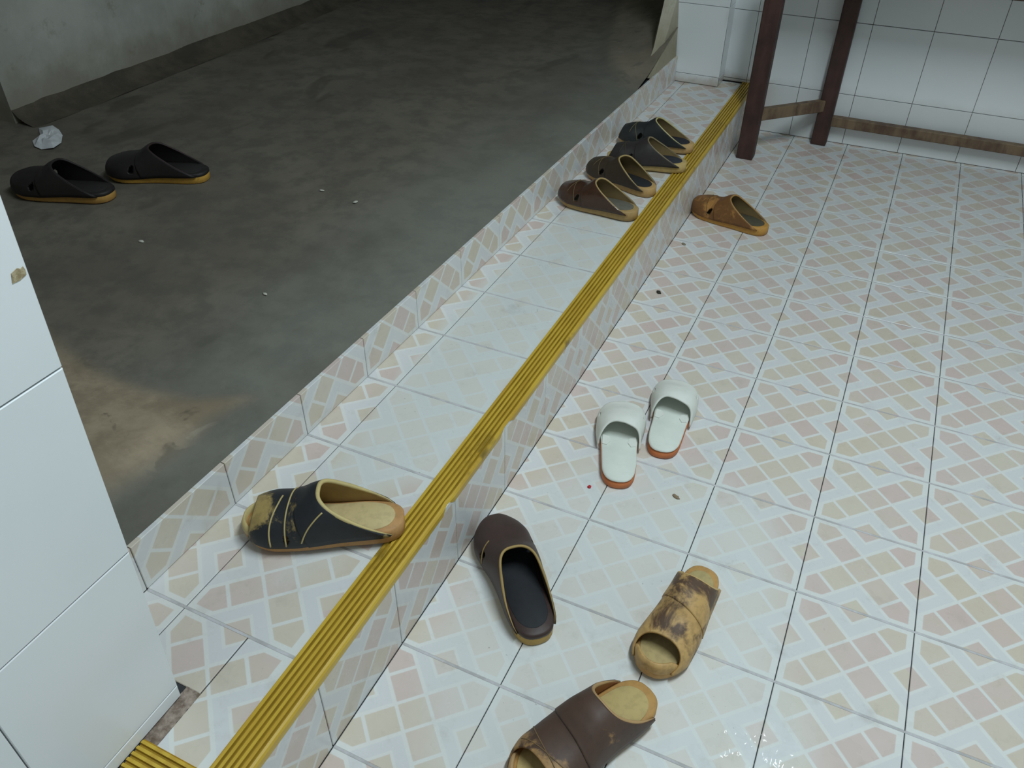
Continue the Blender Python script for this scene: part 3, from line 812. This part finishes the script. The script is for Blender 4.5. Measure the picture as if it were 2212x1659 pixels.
crumb('brown_crumb', 0.321, 0.733, 0, 0.007, mat_plain('brownbit', srgb(150, 128, 104), 0.8), 'pale brown crumb on the floor right of the white slippers', sq=(1.5, .6, .25))
crumb('brown_crumb', 0.039, 1.778, 0, 0.007, mat_plain('greybit', srgb(140, 130, 110), 0.8), 'greyish crumb on the floor in front of the orange-tan sandal', sq=(1.2, .7, .25))
M_SPK = mat_plain('pale_speck', srgb(206, 204, 192), 0.8)
for (x, y, r, lb) in ((-1.015, 0.725, .006, 'below the black sandals'), (-0.602, 0.665, .005, 'midway to the cement slope'), (-0.680, 1.124, .006, 'right of the black sandals'), (-0.799, 1.143, .005, 'a little left of its larger neighbour')):
    crumb('pale_crumb', x, y, ZC + 0.001, r, M_SPK, 'tiny pale crumb on the dark concrete, ' + lb, sq=(1.3, .7, .4))

# small wet patch with rippled water
g = G('water_film', 0.03, 0.5)
tr = g.n('ShaderNodeBsdfTransparent'); gl = g.n('ShaderNodeBsdfGlossy'); gl.inputs['Roughness'].default_value = 0.06
fr = g.n('ShaderNodeFresnel'); fr.inputs['IOR'].default_value = 1.33
bp = g.n('ShaderNodeBump'); g.put(bp.inputs['Height'], g.noise(g.pos(), 34.0, 2.0, 0.5)); bp.inputs['Strength'].default_value = 0.9; bp.inputs['Distance'].default_value = 0.012
for nd in (gl, fr): g.t.links.new(bp.outputs[0], nd.inputs['Normal'])
mx = g.n('ShaderNodeMixShader'); g.put(mx.inputs[0], fr.outputs[0]); g.t.links.new(tr.outputs[0], mx.inputs[1]); g.t.links.new(gl.outputs[0], mx.inputs[2])
g.t.links.new(mx.outputs[0], g.t.nodes['Material Output'].inputs['Surface'])
rnd = random.Random(3)
v, f = [], []
N_ = 40
for k, sc in enumerate((1.0, 0.93, 0.8, 0.5, 0.2)):
    for i in range(N_):
        a = 2 * math.pi * i / N_
        r = 0.062 * (1 + 0.22 * math.sin(2 * a + 1) + 0.12 * math.sin(5 * a) + 0.06 * math.sin(9 * a + 2))
        v.append((0.585 + r * sc * math.cos(a) * 0.8, 0.262 + r * sc * math.sin(a) * 1.1, (0.0003, 0.0012, 0.0016, 0.0018, 0.0018)[k]))
for k in range(4):
    for i in range(N_): f.append((k*N_+i, k*N_+(i+1) % N_, (k+1)*N_+(i+1) % N_, (k+1)*N_+i))
f.append(tuple(4*N_ + i for i in range(N_)))
tag(link('water_puddle', mesh('water_puddle', v, f, True), g.m), 'small glinting wet patch on the floor tiles at the bottom edge', 'puddle')
